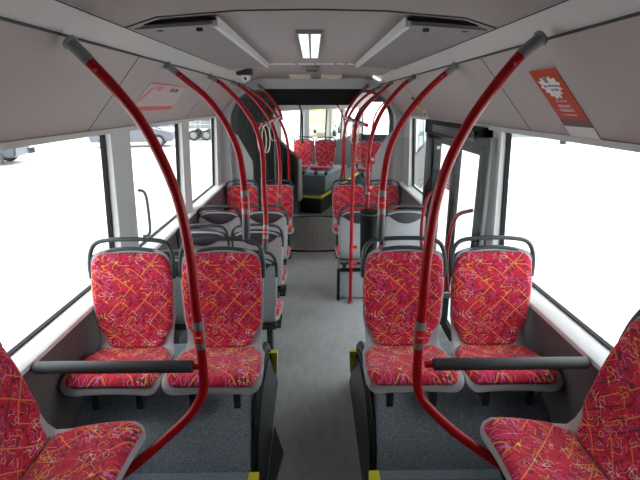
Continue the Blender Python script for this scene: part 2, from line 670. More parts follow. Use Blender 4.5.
# rail profile running along both seams
for s, nm in ((-1, 'trim_1'), (1, 'trim_2')):
    bm = bmesh.new()
    box(bm, s * RX - .005, s * RX + .005, Y0, Y1, RZ - .005, RZ + .004)
    obj(nm, bm, 'lower_blk', None, kind='structure')
# rear wall behind the camera
bm = bmesh.new()
box(bm, -1.3, 1.3, Y0 - .06, Y0, 0, 2.45)
obj('wall_back', bm, 'lower_blk', None, kind='structure')

# windows
def window(name, side, a, b, latch=None, Mx=None, par=None, z0=SILL, z1=WZ - .03, x0=1.252, x1=1.212):
    bm = bmesh.new()
    prism(bm, [(side * x0, z0), (side * (x0 + .006), z0), (side * (x1 + .006), z1), (side * x1, z1)], 'y', a, b)
    g = obj(name, bm, 'glass', par, kind='structure')
    bm = bmesh.new()
    t = .012
    for ya, yb in ((a, a + t), (b - t, b)):
        prism(bm, [(side * (x0 - .014), z0), (side * (x0 + .014), z0), (side * (x1 + .014), z1), (side * (x1 - .014), z1)], 'y', ya, yb)
    prism(bm, [(side * (x0 - .012), z0), (side * (x0 + .012), z0), (side * (x0 + .012), z0 + .006), (side * (x0 - .012), z0 + .006)], 'y', a + t, b - t)
    prism(bm, [(side * (x1 - .012), z1 - .008), (side * (x1 + .012), z1 - .008), (side * (x1 + .012), z1), (side * (x1 - .012), z1)], 'y', a + t, b - t)
    obj('rubber_gasket', bm, 'black', g, kind='structure')
    if latch:
        ya, zz = latch
        bm = bmesh.new()
        xx = (x1 + .003) * side
        box(bm, xx - .006, xx + .006, ya - .022, ya + .022, zz - .012, zz + .012, .002)
        obj('window_latch', bm, 'metal', g, smooth=True, kind='structure')
    if Mx is not None:
        g.matrix_world = Mx
    return g

window('window_1', -1, 1.15, 2.71, (2.01, 1.775))
window('window_2', -1, 3.0, 4.2)
window('window_3', -1, 4.45, 5.73)
window('window_4', 1, 1.15, 2.86, (2.23, 1.79))
window('window_5', 1, 4.70, 5.62)

# door on the right
dr = bpy.data.objects.new('door_1', None)
COL.objects.link(dr)
dr['kind'] = 'structure'
bm = bmesh.new()
box(bm, 1.12, 1.26, 3.0, 3.07, 0, WZ - .03)
box(bm, 1.12, 1.26, 4.49, 4.56, 0, WZ - .03)
box(bm, 1.10, 1.26, 3.0, 4.56, 1.70, WZ - .017)
obj('door_frame', bm, 'frameblk', dr, kind='structure')
bm = bmesh.new()
box(bm, 1.08, 1.14, 3.1, 4.2, 1.72, 1.79, .008)
tube(bm, [(1.11, 3.35, 1.70), (1.11, 4.35, 1.70)], .014, 8)
obj('door_mechanism', bm, 'lower_blk', dr, smooth=True, kind='structure')
for a, b, f in ((3.09, 3.72, .045), (3.75, 4.46, .06)):
    lf = bpy.data.objects.new('door_leaf', None)
    COL.objects.link(lf)
    lf.parent = dr
    lf['kind'] = 'structure'
    bm = bmesh.new()
    X0, X1 = 1.16, 1.20
    box(bm, X0, X1, a, a + f, 0.02, 1.69, .006)
    box(bm, X0, X1, b - f, b, 0.02, 1.69, .006)
    box(bm, X0, X1, a + f, b - f, 0.02, .12, .006)
    box(bm, X0, X1, a + f, b - f, 1.62, 1.69, .006)
    obj('leaf_frame', bm, 'frameblk', lf, smooth=True, kind='structure')
    bx('leaf_pane', 'glass', lf, 1.178, 1.184, a + f, b - f, .12, 1.62, kind='structure')
bx('warning_sticker', 'pinkbar', dr, 1.170, 1.173, 3.84, 4.02, 1.25, 1.42, kind='structure')
bm = bmesh.new()
for k in range(5):
    box(bm, 1.1675, 1.1695, 3.86, 4.00, 1.27 + k * .028, 1.280 + k * .028)
obj('sticker_print', bm, 'white', dr, kind='structure')
for yy in (3.95, 3.15):
    pts = spline([(1.14, yy - .0, .55), (1.02, yy, .60), (.98, yy, .9), (1.02, yy, 1.18), (1.14, yy, 1.24)], 8)
    tb('door_grab_bar', pts, .015, 'red', dr, 10, kind='structure')

# raised footwell podium and wheel boxes
HUMP = [(1.80, .25), (1.83, .36), (1.90, .47), (2.02, .545), (2.16, .58), (2.40, .575), (2.55, .53), (2.72, .41), (2.84, .22), (2.92, 0.0)]
def fairing(bm, side, pr, xt, xm, xf):
    """side skin from the podium edge down to the aisle floor; pr = [(y, ztop)]"""
    rows = []
    for y, z in pr:
        rows.append([bm.verts.new((side * x, y, zz)) for x, zz in ((xt, z), (xt, max(z - .02, 0)), (xm, max(z - .035, 0)), (xf, 0.0))])
    for A, B in zip(rows, rows[1:]):
        for k in range(3):
            try:
                f = bm.faces.new((A[k], A[k + 1], B[k + 1], B[k]))
                f.material_index = 1 if k < 2 else 0
            except ValueError:
                pass
for side, n in ((-1, 'trim_3'), (1, 'trim_4')):
    bm = bmesh.new()
    prof = [(Y0, 0.0), (Y0, .25)] + HUMP
    prism(bm, prof, 'x', side * .305, side * 1.178)
    wb_ = obj(n, bm, 'podium', None, smooth=True, kind='structure')
    wb_['label'] = 'speckled blue grey %s wheel box and footwell step beneath the near facing seats' % ('left' if side < 0 else 'right')
    bm = bmesh.new()
    pr = [(Y0, .252), (0.6, .252), (1.2, .252), (1.74, .252)] + [(y, z + .003) for y, z in HUMP]
    for (x0_, x1_, dz) in ((.325, .268, .004),):
        rows = []
        for y, z in pr:
            rows.append([bm.verts.new((side * xx, y, max(zz, 0))) for xx, zz in ((x0_ - .018, z - .03), (x0_ - .018, z + .006), (x0_ - .035, z + .006), (x0_ - .037, z - .02), (.262, 0.0))])
        for A, B in zip(rows, rows[1:]):
            for k in range(4):
                f = bm.faces.new((A[k], A[k + 1], B[k + 1], B[k]))
                f.material_index = 1 if k < 3 else 0
    bmesh.ops.remove_doubles(bm, verts=bm.verts[:], dist=1e-5)
    obj('side_skirt', bm, ['darkside', 'ribskirt'], wb_, kind='structure')
    # edging profile lines on the skirt
    bm = bmesh.new()
    for k, (xo, dz) in enumerate(((.284, .05), (.279, .10))):
        pts = [(side * (xo), y, max(z - dz, .01)) for y, z in pr if z > dz + .02]
        tube(bm, pts, .004, 6)
    obj('skirt_rib', bm, 'black', wb_, smooth=True, kind='structure')
    bm = bmesh.new()
    box(bm, *( (min(side*.265, side*.315), max(side*.265, side*.315)) ), 1.70, 1.79, .20, .262, .004)
    ys = [(2.60, .43), (2.76, .36), (2.85, .22), (2.83, .12)]
    A = [bm.verts.new((side * (.262 - .085 * (z - .12)), y, z)) for y, z in ys]
    B = [bm.verts.new((side * (.290 + .03 * z), y, z)) for y, z in ys]
    bm.faces.new(A)
    bm.faces.new(B[::-1])
    for q in range(4):
        bm.faces.new((A[q], A[(q + 1) % 4], B[(q + 1) % 4], B[q]))
    obj('yellow_marker', bm, 'yellow', wb_, smooth=True, kind='structure')
    bm = bmesh.new()
    box(bm, *((min(side*.31, side*1.15), max(side*.31, side*1.15))), 1.735, 1.741, .25, .2535)
    obj('floor_seam', bm, 'metal', wb_, kind='structure')
# small wedge of the ramp plate protruding into the aisle on the left
bm = bmesh.new()
prism(bm, [(-.25, 2.42), (-.178, 2.19), (-.21, 1.95), (-.25, 1.9)], 'z', 0.0, .02)
o = obj('trim_5', bm, 'darkside', None, kind='structure')

# joint: portal, turntable, bellows
PIV = Vector((0, 7.0, 0))
ANG = math.radians(18)
MB_ = Matrix.Translation(PIV) @ Matrix.Rotation(-ANG, 4, 'Z')
bm = bmesh.new()
disc(bm, (0, 7.02, -.03), (0, 0, 1), 1.0, 1.0, .032, 64)
o = obj('floor_turntable', bm, 'turn', None, kind='structure')
bm = bmesh.new()
pts = [(1.02 * math.cos(a), 7.02 + 1.02 * math.sin(a), .0) for a in [2 * PI * k / 72 for k in range(72)]]
tube(bm, pts, .012, 8, closed=True)
obj('turntable_seal', bm, 'black', o, smooth=True, kind='structure')
bm = bmesh.new()
box(bm, -1.25, 1.25, 5.98, 8.0, -.1, -.035)
obj('floor_joint', bm, 'lower_blk', None, kind='structure')
# portal frame at the near side of the joint
def ring(hw, zt, zb, r, n=8):
    pts = []
    for cx, cz, a0 in ((hw - r, zt - r, 0), (-(hw - r), zt - r, PI / 2)):
        for k in range(n + 1):
            a = a0 + PI / 2 * k / n
            pts.append((cx + r * math.cos(a), cz + r * math.sin(a)))
    pts.append((-hw, zb))
    pts.insert(0, (hw, zb))
    return pts
bm = bmesh.new()
inn = ring(1.06, 2.14, 0.0, .42)
out = ring(1.30, 2.45, 0.0, .1)
for y in (5.98,):
    A = [bm.verts.new((x, y, z)) for x, z in inn]
    B = [bm.verts.new((x, y, z)) for x, z in out]
    C = [bm.verts.new((x, y + .14, z)) for x, z in inn]
    for i in range(len(inn) - 1):
        bm.faces.new((A[i], A[i + 1], B[i + 1], B[i]))
        bm.faces.new((A[i], A[i + 1], C[i + 1], C[i]))
obj('trim_6', bm, 'palepanel', None, kind='structure')
# bellows: accordion loft through the bend
bm = bmesh.new()
N = 36
HO = []
rows = []
for i in range(N + 1):
    t = i / N
    P0, P1, P2 = Vector((0, 6.10, 0)), Vector((0, 7.0, 0)), MB_ @ Vector((0, 1.02, 0))
    c = P0 * (1 - t) ** 2 + P1 * 2 * t * (1 - t) + P2 * t * t
    a = -ANG * (t * t * (3 - 2 * t))
    ex = .075 if i % 2 else 0.0
    pr = ring(1.06 + ex, 2.13 + ex, -.03, .42 + ex)
    Rm = Matrix.Translation(c) @ Matrix.Rotation(a, 4, 'Z')
    rows.append([bm.verts.new(Rm @ Vector((x, 0, z))) for x, z in pr])
    HO.append([Rm @ Vector((x, 0, z)) for x, z in ring(1.065, 2.135, -.03, .42)])
for A, B in zip(rows, rows[1:]):
    for k in range(len(A) - 1):
        bm.faces.new((A[k], A[k + 1], B[k + 1], B[k]))
bel = obj('wall_bellows', bm, 'bellows', None, kind='structure')
bm = bmesh.new()
for i in range(1, N, 4):
    pts = [v for v in HO[i]]
    tube(bm, pts, .010, 6)
obj('bellows_hoop', bm, 'hatch', bel, smooth=True, kind='structure')
# dark header box at the joint; display and bellows shade in one black shape
hd = thing('destination_display', 'wide black display box across the ceiling at the bus joint', 'display', (0, 6.0, 1.945))
bm = bmesh.new()
prism(bm, [(-.46, .0), (.46, .0), (.62, .19), (.64, .235), (.52, .272), (.25, .29), (-.25, .29), (-.52, .272), (-.64, .235), (-.62, .19)], 'y', 0, .16)
bmesh.ops.bevel(bm, geom=bm.edges[:], offset=.008, segments=2, affect='EDGES')
obj('housing', bm, 'frameblk', hd, smooth=True)
bm = bmesh.new()
prism(bm, [(-.42, .03), (.42, .03), (.56, .22), (-.56, .22)], 'y', -.004, .01)
obj('screen', bm, 'black', hd)
# pale lining plates in the joint corners and the low grey cover
for s, lbl in ((-1, 'left'), (1, 'right')):
    bm = bmesh.new()
    pr = [(1.06, .55), (1.06, 1.62), (.98, 1.55), (.80, 1.22), (.80, .55)]
    prism(bm, [(s * x, z) for x, z in pr], 'y', 6.12, 6.17)
    t_ = obj('trim_7' if s < 0 else 'trim_8', bm, 'palepanel', None, kind='structure')

# ================================================================== FRONT SECTION (bent to the right)
def place(o):
    o.matrix_world = MB_
    return o
place(bx('floor_front', 'floor', None, -1.25, 1.25, 1.02, 9.0, -.06, 0.0, kind='structure'))
for side, sn in ((-1, 'left'), (1, 'right')):
    bm = bmesh.new()
    sol = [(1.0, 1.6), (2.95, 3.3), (4.9, 5.15), (6.5, 6.65), (8.8, 9.0)]
    for a, b in sol:
        prism(bm, [(x * side, z) for x, z in [(1.15, SILL), (1.26, SILL), (1.24, WZ), (1.14, WZ)]], 'y', a, b, 1)
    prism(bm, [(x * side, z) for x, z in [(WX - .03, WZ), (WX, WZ - .015), (1.30, WZ - .015), (1.30, 2.45), (RX, 2.45), (RX, RZ)]], 'y', 1.0, 9.0, 0)
    prism(bm, [(x * side, z) for x, z in [(1.185, 0), (1.30, 0), (1.30, SILL), (1.16, SILL), (1.16, SILL - .03)]], 'y', 1.0, 9.0, 2)
    place(obj('wall_front_' + sn, bm, ['panel', 'pillar', 'lowwall'], None, kind='structure'))
    for k, (a, b) in enumerate(((1.6, 2.95), (3.3, 4.9), (5.15, 6.5), (6.65, 8.8))):
        window('window_%d' % (6 + k + (4 if side > 0 else 0)), side, a, b, Mx=MB_)
bm = bmesh.new()
rows = []
for y_ in (.98, 9.0):
    rows.append([bm.verts.new((x, y_, z)) for x, z in ceil_prof(-.06)])
for A, B in zip(rows, rows[1:]):
    for k in range(len(A) - 1):
        bm.faces.new((A[k], A[k + 1], B[k + 1], B[k]))
cf = place(obj('ceiling_front', bm, 'ceiling', None, kind='structure'))
bm = bmesh.new()
box(bm, -1.25, 1.25, 9.0, 9.08, 0, .95)
box(bm, -1.25, 1.25, 9.0, 9.08, 2.0, 2.45)
box(bm, -1.25, -1.12, 9.0, 9.08, .95, 2.0)
box(bm, 1.12, 1.25, 9.0, 9.08, .95, 2.0)
box(bm, -.03, .03, 9.0, 9.05, .95, 2.0)
place(obj('wall_front_end', bm, 'lower_blk', None, kind='structure'))
place(bx('window_14', 'glass', None, -1.12, 1.12, 9.03, 9.036, .95, 2.0, kind='structure'))
# wheel podiums in front section with yellow edge
for side, n in ((-1, 'trim_9'), (1, 'trim_10')):
    bm = bmesh.new()
    a, b = sorted((side * .24, side * 1.155))
    box(bm, a, b, 1.22, 5.2, 0, .30, mi=0)
    a2, b2 = sorted((side * .34, side * 1.155))
    box(bm, a2, b2, 1.85, 3.6, .30, .60, mi=1)
    t_ = place(obj(n, bm, ['lower_blk', 'podium'], None, kind='structure'))
    bm = bmesh.new()
    box(bm, a, b, 1.19, 1.25, .285, .318)
    c0, c1 = sorted((side * .215, side * .265))
    box(bm, c0, c1, 1.19, 5.2, .285, .318)
    e = obj('yellow_nosing', bm, 'yellow', t_, kind='structure')
# sloped dark equipment cabinet left of the joint exit
cb = thing('equipment_cabinet', 'dark sloped-top cabinet at the left side just beyond the bus joint', 'cabinet', MB_ @ Vector((-.88, 1.12, 0)), -ANG)
bm = bmesh.new()
prism(bm, [(-.26, 0), (.26, 0), (.26, 1.0), (-.20, 1.42), (-.26, 1.42)], 'y', -.08, .08)
bmesh.ops.bevel(bm, geom=bm.edges[:], offset=.01, segments=2, affect='EDGES')
obj('cabinet_body', bm, 'bellows', cb, smooth=True)
bm = bmesh.new()
for k in range(6):
    box(bm, -.22 + k * .075, -.205 + k * .075, -.088, -.08, .1, .95)
obj('ribs', bm, 'lower_blk', cb)
bx('edge_trim', 'cove', cb, .255, .285, -.09, .09, .25, 1.0, bev=.004)

# ================================================================== SEATS
# cushion front to back top, (y, z) with the sitter towards -y
SEAT_PATH = [(-.232, .372), (-.222, .402), (-.19, .420), (-.06, .412), (.06, .400), (.115, .418), (.142, .475), (.152, .56), (.165, .70), (.180, .82), (.193, .938)]
SHW = [(0, .231), (.12, .231), (.30, .219), (.40, .194), (.46, .196), (.56, .210), (.72, .214), (.95, .203)]
PDW = [(0, .218), (.12, .218), (.26, .209), (.34, .175)]
PBW = [(.36, .135), (.42, .150), (.53, .198), (.70, .208), (.95, .195)]


def make_seat(label, cat='bus seat', mount='leg', recline=0.0):
    t = thing('bus_seat', label, cat)
    def lean(z):
        return recline * max(0.0, z - .43) / .5
    SP = [(y + lean(z), z) for y, z in SEAT_PATH]
    obj('shell', pad(SP, SHW, 0, -.0001, .004, .018, 0.0, dish=.016, rnd=.075, edge=.014, rl=.06), 'shell', t, smooth=True)
    obj('seat_cushion', pad(SP, PDW, .030, .366, .026, 0.0, 0.002, dish=.014, rnd=.035, edge=.026, rl=.06), 'fabric', t, smooth=True)
    obj('backrest_cushion', pad(SP, PBW, .370, -.016, .024, 0.0, 0.002, dish=.016, rnd=.07, edge=.024, rl=.04), 'fabric', t, smooth=True)
    # grab handle: hoop above the backrest
    pts = spline([(-.212, .168, .79), (-.214, .176, .87), (-.203, .190, .937), (-.168, .198, .976), (-.09, .200, .989), (0, .200, .992), (.09, .200, .989), (.168, .198, .976), (.203, .190, .937), (.214, .176, .87), (.212, .168, .79)], 7)
    pts = [Vector((p.x, p.y + lean(p.z), p.z)) for p in pts]
    hnd = tb('grab_handle', pts, .0115, 'handle', t, 10)
    bm = bmesh.new()
    p2 = spline([(-.213, .172, .83), (-.200, .180, .893), (-.155, .187, .922), (-.07, .191, .939), (0, .192, .943), (.07, .191, .939), (.155, .187, .922), (.200, .180, .893), (.213, .172, .83)], 7)
    p2 = [Vector((p.x, p.y + lean(p.z), p.z)) for p in p2]
    tube(bm, p2, .0105, 10)
    obj('top_edge', bm, 'handle', t, smooth=True)
    # dark trim on the rear of the backrest
    bm = bmesh.new()
    n = 16
    rows = []
    for i in range(n + 1):
        u = -1 + 2 * i / n
        x = u * .195
        zt = .925 - .045 * abs(u) ** 3
        zb = .905 - .095 * (1 - u * u)
        yb = .187 - .016 * u * u + lean(.9)
        rows.append([bm.verts.new((x, yb + .026, zt)), bm.verts.new((x, yb + .033, (zt + zb) / 2)), bm.verts.new((x, yb + .022, zb)), bm.verts.new((x, yb - .004, zt))])
    for A, B in zip(rows, rows[1:]):
        for k in range(4):
            bm.faces.new((A[k], A[(k + 1) % 4], B[(k + 1) % 4], B[k]))
    bm.faces.new(rows[0])
    bm.faces.new(rows[-1][::-1])
    obj('back_trim', bm, 'trim_dark', t, smooth=True)
    if mount == 'leg':
        bm = bmesh.new()
        box(bm, -.19, .19, -.05, .10, .335, .375, .008)
        box(bm, -.16, -.12, -.03, .09, .02, .345, .006)
        box(bm, .12, .16, -.03, .09, .02, .345, .006)
        obj('support_frame', bm, 'lower_blk', t, smooth=True)
        for s in (-1, 1):
            bx('foot', 'lower_blk', t, s * .14 - .035, s * .14 + .035, -.10, .15, 0.0, .022, bev=.005)
    elif mount == 'box':      # a closed side panel reaches the wheel box below
        for s in (-1, 1):
            bm = bmesh.new()
            box(bm, s * .105 - .012, s * .105 + .012, -.17, -.06, .27, .392, .004)
            box(bm, s * .105 - .016, s * .105 + .016, -.185, -.155, .255, .34, .004)
            disc(bm, (s * .105, -.186, .285), (0, -1, 0), .008, .006, .008, 12)
            obj('bracket', bm, 'lower_blk', t, smooth=True)
    return t


proto_leg = make_seat('tmp')
proto_box = make_seat('tmp', mount='box')
proto_side = make_seat('tmp', mount='box', recline=.13)
used = {'leg': False, 'box': False, 'side': False}


def seat(x, y, z, rz, label, group, mount='leg', Mx=None):
    p = {'leg': proto_leg, 'box': proto_box, 'side': proto_side}[mount]
    if used[mount]:
        p = copy_tree(p)
    used[mount] = True
    p['label'] = label
    p['category'] = 'bus seat'
    p['group'] = group
    if Mx is None:
        p.location = (x, y, z)
        p.rotation_euler = (0, 0, rz)
    else:
        p.location = Mx @ Vector((x, y, z))
        p.rotation_euler = (0, 0, rz - ANG)
    return p


XA, XW = .472, .936
G1 = 'facing seats on the near wheel boxes'
seat(-XW, 2.05, .31, 0, 'red patterned seat facing the camera, by the left window in the near row', G1, 'box')
seat(-XA, 2.05, .31, 0, 'red patterned seat facing the camera, left of the aisle in the near row', G1, 'box')
seat(XA, 2.05, .31, 0, 'red patterned seat facing the camera, right of the aisle in the near row', G1, 'box')
seat(XW, 2.05, .31, 0, 'red patterned seat facing the camera, by the right window in the near row', G1, 'box')
G2 = 'seats facing the joint on the left'
for yy, wh in ((3.19, 'directly behind the near facing pair'), (3.90, 'in the middle row of three'), (4.62, 'in the farthest row of three')):
    seat(-XW, yy, 0, PI, 'grey-backed seat facing away at the left window, ' + wh, G2)
    seat(-XA, yy, 0, PI, 'grey-backed seat facing away beside the left of the aisle, ' + wh, G2)
G3 = 'facing seats at the joint'
seat(-XW, 5.79, .0, 0, 'small red seat facing the camera at the joint, next to the left wall', G3)
seat(-XA, 5.79, .0, 0, 'small red seat facing the camera at the joint, left of the aisle', G3)
seat(XA, 5.79, .0, 0, 'small red seat facing the camera at the joint, right of the aisle behind the poles', G3)
seat(XW, 5.79, .0, 0, 'small red seat facing the camera at the joint, next to the right wall', G3)
G4 = 'seats beyond the door on the right'
seat(XA, 4.62, 0, PI, 'grey-backed seat facing away on the right of the aisle behind the litter bin', G4)
seat(XW, 4.62, 0, PI, 'grey-backed seat facing away on the right beside the door, behind the glass screen', G4)
G5 = 'sideways seats at the bottom corners'
sL = seat(-.924, 1.335, .30, PI / 2, 'red patterned sideways seat cut off at the bottom left corner', G5, 'side')
sR = seat(.924, 1.335, .30, -PI / 2, 'red patterned sideways seat cut off at the bottom right corner', G5, 'side')
for q, a in ((sL, PI / 2), (sR, -PI / 2)):
    q.rotation_euler = (Matrix.Rotation(a, 3, 'Z') @ Matrix.Rotation(math.radians(0), 3, 'X')).to_euler()
G6 = 'facing seats in the front section'
seat(-XA, 2.12, .32, 0, 'tiny red seat facing the camera beyond the joint, right one of the distant pair', G6, 'box', MB_)
seat(-XW, 2.12, .32, 0, 'tiny red seat facing the camera beyond the joint, left one of the distant pair', G6, 'box', MB_)
seat(XA, 2.12, .32, 0, 'tiny red seat facing the camera beyond the joint, seen between the right poles', G6, 'box', MB_)
seat(XW, 2.12, .32, 0, 'tiny red seat facing the camera beyond the joint, hidden mostly by the right poles', G6, 'box', MB_)
seat(-XA, 5.9, .0, 0, 'tiny red seat facing the camera near the far windscreen, on the left', G6, 'leg', MB_)
seat(.30, 5.9, .0, 0, 'tiny red seat facing the camera near the far windscreen, on the right', G6, 'leg', MB_)

# seat box below the right seats facing away
sb = thing('seat_box', 'low grey box with black edging under the right seats beyond the door', 'seat box', (.70, 4.50, 0))
bx('box_body', 'shell', sb, -.44, .44, -.12, -.02, .02, .31, bev=.01)
bm = bmesh.new()
box(bm, -.455, -.425, -.15, -.11, 0, .35, .004)
box(bm, -.425, .44, -.15, -.11, .32, .35, .004)
obj('black_edging', bm, 'black', sb, smooth=True)
bm = bmesh.new()
tube(bm, [(-.45, -.14, .43), (.44, -.14, .43)], .012, 8)
tube(bm, [(-.44, -.14, .34), (-.44, -.14, .43)], .010, 8)
obj('front_rail', bm, 'metal', sb, smooth=True)


# ================================================================== POLES
def at(px, py, Y):
    u = (px - 320) / 455.0
    v = (py - 240) / 455.0
    d = Vector((u, math.cos(PITCH) - v * math.sin(PITCH), -math.sin(PITCH) - v * math.cos(PITCH)))
    c, s = math.cos(YAW), math.sin(YAW)
    r = Vector((c * d.x - s * d.y, s * d.x + c * d.y, d.z))
    return Vector((0, 0, H)) + r * (Y / r.y)


def cut(path, d):
    """split a polyline d metres from its start"""
    acc = 0
    for i in range(len(path) - 1):
        L = (path[i + 1] - path[i]).length
        if acc + L >= d:
            m = path[i].lerp(path[i + 1], (d - acc) / L)
            return path[:i + 1] + [m], [m] + path[i + 1:]
        acc += L
    return path, [path[-1]]


def pole(label, ctrl, r=.0165, clip=None, sleeve=0.0, foot=True, group='curved red grab poles', bolt=True):
    P = spline(ctrl, 10)
    base = P[-1].copy()
    root = thing('grab_pole', label, 'grab pole', base, 0, group)
    inv = [p - base for p in P]
    top, rest = cut(inv, .085)
    tb('ceiling_fitting', top, r * 1.12, 'metal', root, 12)
    bm = bmesh.new()
    d = (top[0] - top[1]).normalized()
    disc(bm, top[0] - d * .004, d, r * 1.5, r * 1.2, .012, 16)
    obj('ceiling_rosette', bm, 'metal', root, smooth=True)
    rest_len = sum((b - a).length for a, b in zip(rest, rest[1:]))
    if sleeve:
        main, low = cut(rest, rest_len - sleeve)
        tb('pole_tube', main, r, 'red', root, 14)
        tb('seat_sleeve', low, r * 1.15, 'handle', root, 12)
    else:
        main = rest
        tb('pole_tube', rest, r, 'red', root, 14)
    if bolt:
        q, _ = cut(main, .035)
        bm = bmesh.new()
        disc(bm, q[-1] + Vector((0, -r * .96, 0)), (0, -1, 0), .0055, .004, .003, 12)
        obj('bolt', bm, 'metal', root, smooth=True)
    if clip:
        z0, z1 = clip
        seg_ = [p for p in main if z0 <= p.z + base.z <= z1]
        if len(seg_) < 2:
            def azz(z):
                for a, b in zip(main, main[1:]):
                    if (a.z + base.z - z) * (b.z + base.z - z) <= 0:
                        t = (a.z + base.z - z) / max(1e-6, (a.z - b.z))
                        return a.lerp(b, t)
                return main[-1]
            seg_ = [azz(z1), azz(z0)]
        seg_ = [seg_[0], seg_[-1]]
        cl = tb('steel_clip', seg_, r * 1.16, 'metal', root, 14)
        mid = (seg_[0] + seg_[-1]) / 2
        ln = (seg_[0] - seg_[-1]).length
        # red label wrapped round the front of the clip
        bm = bmesh.new()
        rr = r * 1.22
        ax = (seg_[0] - seg_[-1]).normalized()
        X = Vector((1, 0, 0))
        X = (X - ax * X.dot(ax)).normalized()
        F = ax.cross(X)
        if F.y > 0:
            F = -F
        g = []
        for k in range(9):
            a = -1.1 + 2.0 * k / 8
            dv = X * math.sin(a) + F * math.cos(a)
            g.append([bm.verts.new(mid + dv * rr + ax * ln * h) for h in (-.28, .22)])
        for A, B in zip(g, g[1:]):
            bm.faces.new((A[0], B[0], B[1], A[1]))
        obj('red_label', bm, 'red2', cl, smooth=True)
        if ln > .05:
            R = Matrix((X, ax, X.cross(ax))).transposed()
            lettering('STOP', .010, 'white', cl, mid - ax * ln * .03 + F * (rr + .0008), R.to_euler(), .0004)
    return root, P


# near pair, held at the armrest bars
def P1(side):
    L = [(70, 42, 1.66), (91, 63, 1.66), (118, 92, 1.66), (142, 123, 1.66), (163, 162, 1.66), (179, 203, 1.66), (189, 250, 1.66), (195, 300, 1.66), (200, 340, 1.66), (203.5, 375, 1.655), (202, 395, 1.64), (189, 416, 1.60), (166, 438, 1.54), (142, 459, 1.47), (122, 475, 1.42)]
    R = [(541, 38, 1.66), (520, 56, 1.66), (495, 86, 1.66), (469, 123, 1.66), (449, 162, 1.66), (436, 203, 1.66), (428, 250, 1.66), (423, 300, 1.66), (419, 340, 1.66), (417, 375, 1.655), (420, 395, 1.64), (433, 412, 1.60), (455, 432, 1.54), (478, 449, 1.48), (505, 468, 1.42)]
    return [at(*p) for p in (L if side < 0 else R)]


pole('large curved red pole nearest the camera on the left, with steel clip', P1(-1), .0195, clip=(1.0, 1.14))
pole('large curved red pole nearest the camera on the right, with steel clip', P1(1), .0195, clip=(1.0, 1.14))
zt = RZ - .01
pole('curved red pole rising from the left near-row seat beside the aisle',
     [(-.84, 2.83, zt), at(186, 80, 2.78), at(207, 98, 2.70), at(225, 122, 2.58), at(238, 150, 2.45), at(244, 185, 2.33), at(246, 215, 2.26), (-.345, 2.25, 1.296)], .0175, clip=(1.42, 1.545), sleeve=.115)
pole('curved red pole rising from the right near-row seat beside the aisle',
     [(.84, 2.83, zt), at(438, 80, 2.78), at(420, 98, 2.70), at(402, 122, 2.58), at(389, 150, 2.45), at(383, 185, 2.33), at(381.5, 215, 2.26), (.347, 2.25, 1.296)], .0175, clip=(1.42, 1.545), sleeve=.115)
pole('curved red pole on the left, third from the camera, reaching the first grey-backed row',
     [(-.84, 3.96, zt), at(224, 86, 3.9), at(240, 103, 3.75), at(254, 124, 3.55), at(262, 150, 3.38), at(264, 190, 3.18), at(266, 225, 3.05), (-.335, 2.99, .985)], .0175, clip=(1.06, 1.17), sleeve=.07)
pole('curved red pole on the right, third from the camera, carrying the litter bin',
     [(.84, 3.96, zt), at(402, 86, 3.9), at(386, 105, 3.85), at(375, 126, 3.82), at(369, 152, 3.80), at(367.5, 190, 3.80), at(367, 230, 3.80), (.46, 3.80, .72)], .0175, clip=(1.22, 1.30), sleeve=.25)
pole('curved red pole on the left, fourth from the camera, reaching the farthest grey-backed row',
     [(-.84, 5.07, zt), at(243, 88, 5.0), at(258, 103, 4.9), at(271, 122, 4.75), at(278, 145, 4.6), at(280, 175, 4.47), (-.34, 4.41, .985)], .0175, clip=(1.06, 1.14), sleeve=.06)
fl, FP = pole('curved red pole on the right that runs straight down to the aisle floor',
     [(.84, 5.07, zt), at(383, 90, 4.9), at(368, 104, 4.65), at(357, 122, 4.4), (.385, 4.3, 1.55), (.38, 4.3, 1.1), (.38, 4.3, .5), (.38, 4.3, .0)], .0170)
bm = bmesh.new()
disc(bm, (0, 0, 0), (0, 0, 1), .035, .03, .012, 20)
obj('floor_flange', bm, 'metal', fl, smooth=True)
for z in (.42, .60):
    bm = bmesh.new()
    tube(bm, [(0, 0, z - .03), (0, 0, z + .03)], .021, 12)
    tube(bm, [(0.0, 0, z), (.055, 0, z)], .016, 10)
    obj('pole_joint', bm, 'red2', fl, smooth=True)
pole('curved red pole on the left, fifth from the camera, at the joint seats',
     [(-.84, 5.9, zt - .02), at(252, 91, 5.9), at(266, 103, 5.9), at(279, 119, 5.9), at(287, 140, 5.92), at(289, 165, 5.95), (-.315, 5.97, .985)], .0175, sleeve=.04)
pole('curved red pole on the right, fifth from the camera, at the joint seats',
     [(.84, 5.9, zt - .02), at(371, 92, 5.9), at(358, 103, 5.9), at(348, 119, 5.9), at(343.5, 140, 5.92), at(343, 165, 5.95), (.37, 5.97, .985)], .0175, sleeve=.04)
for s, L in ((-1, [(258.5, 85.5), (267, 93), (275, 103), (280, 112), (282, 120)]), (1, [(368, 85.5), (360, 93), (352, 103), (347, 112), (345, 120)])):
    pole('short curved red pole joining the end of the %s overhead rail' % ('left' if s < 0 else 'right'), [at(x, y, 5.96) for x, y in L], .0175, bolt=False)
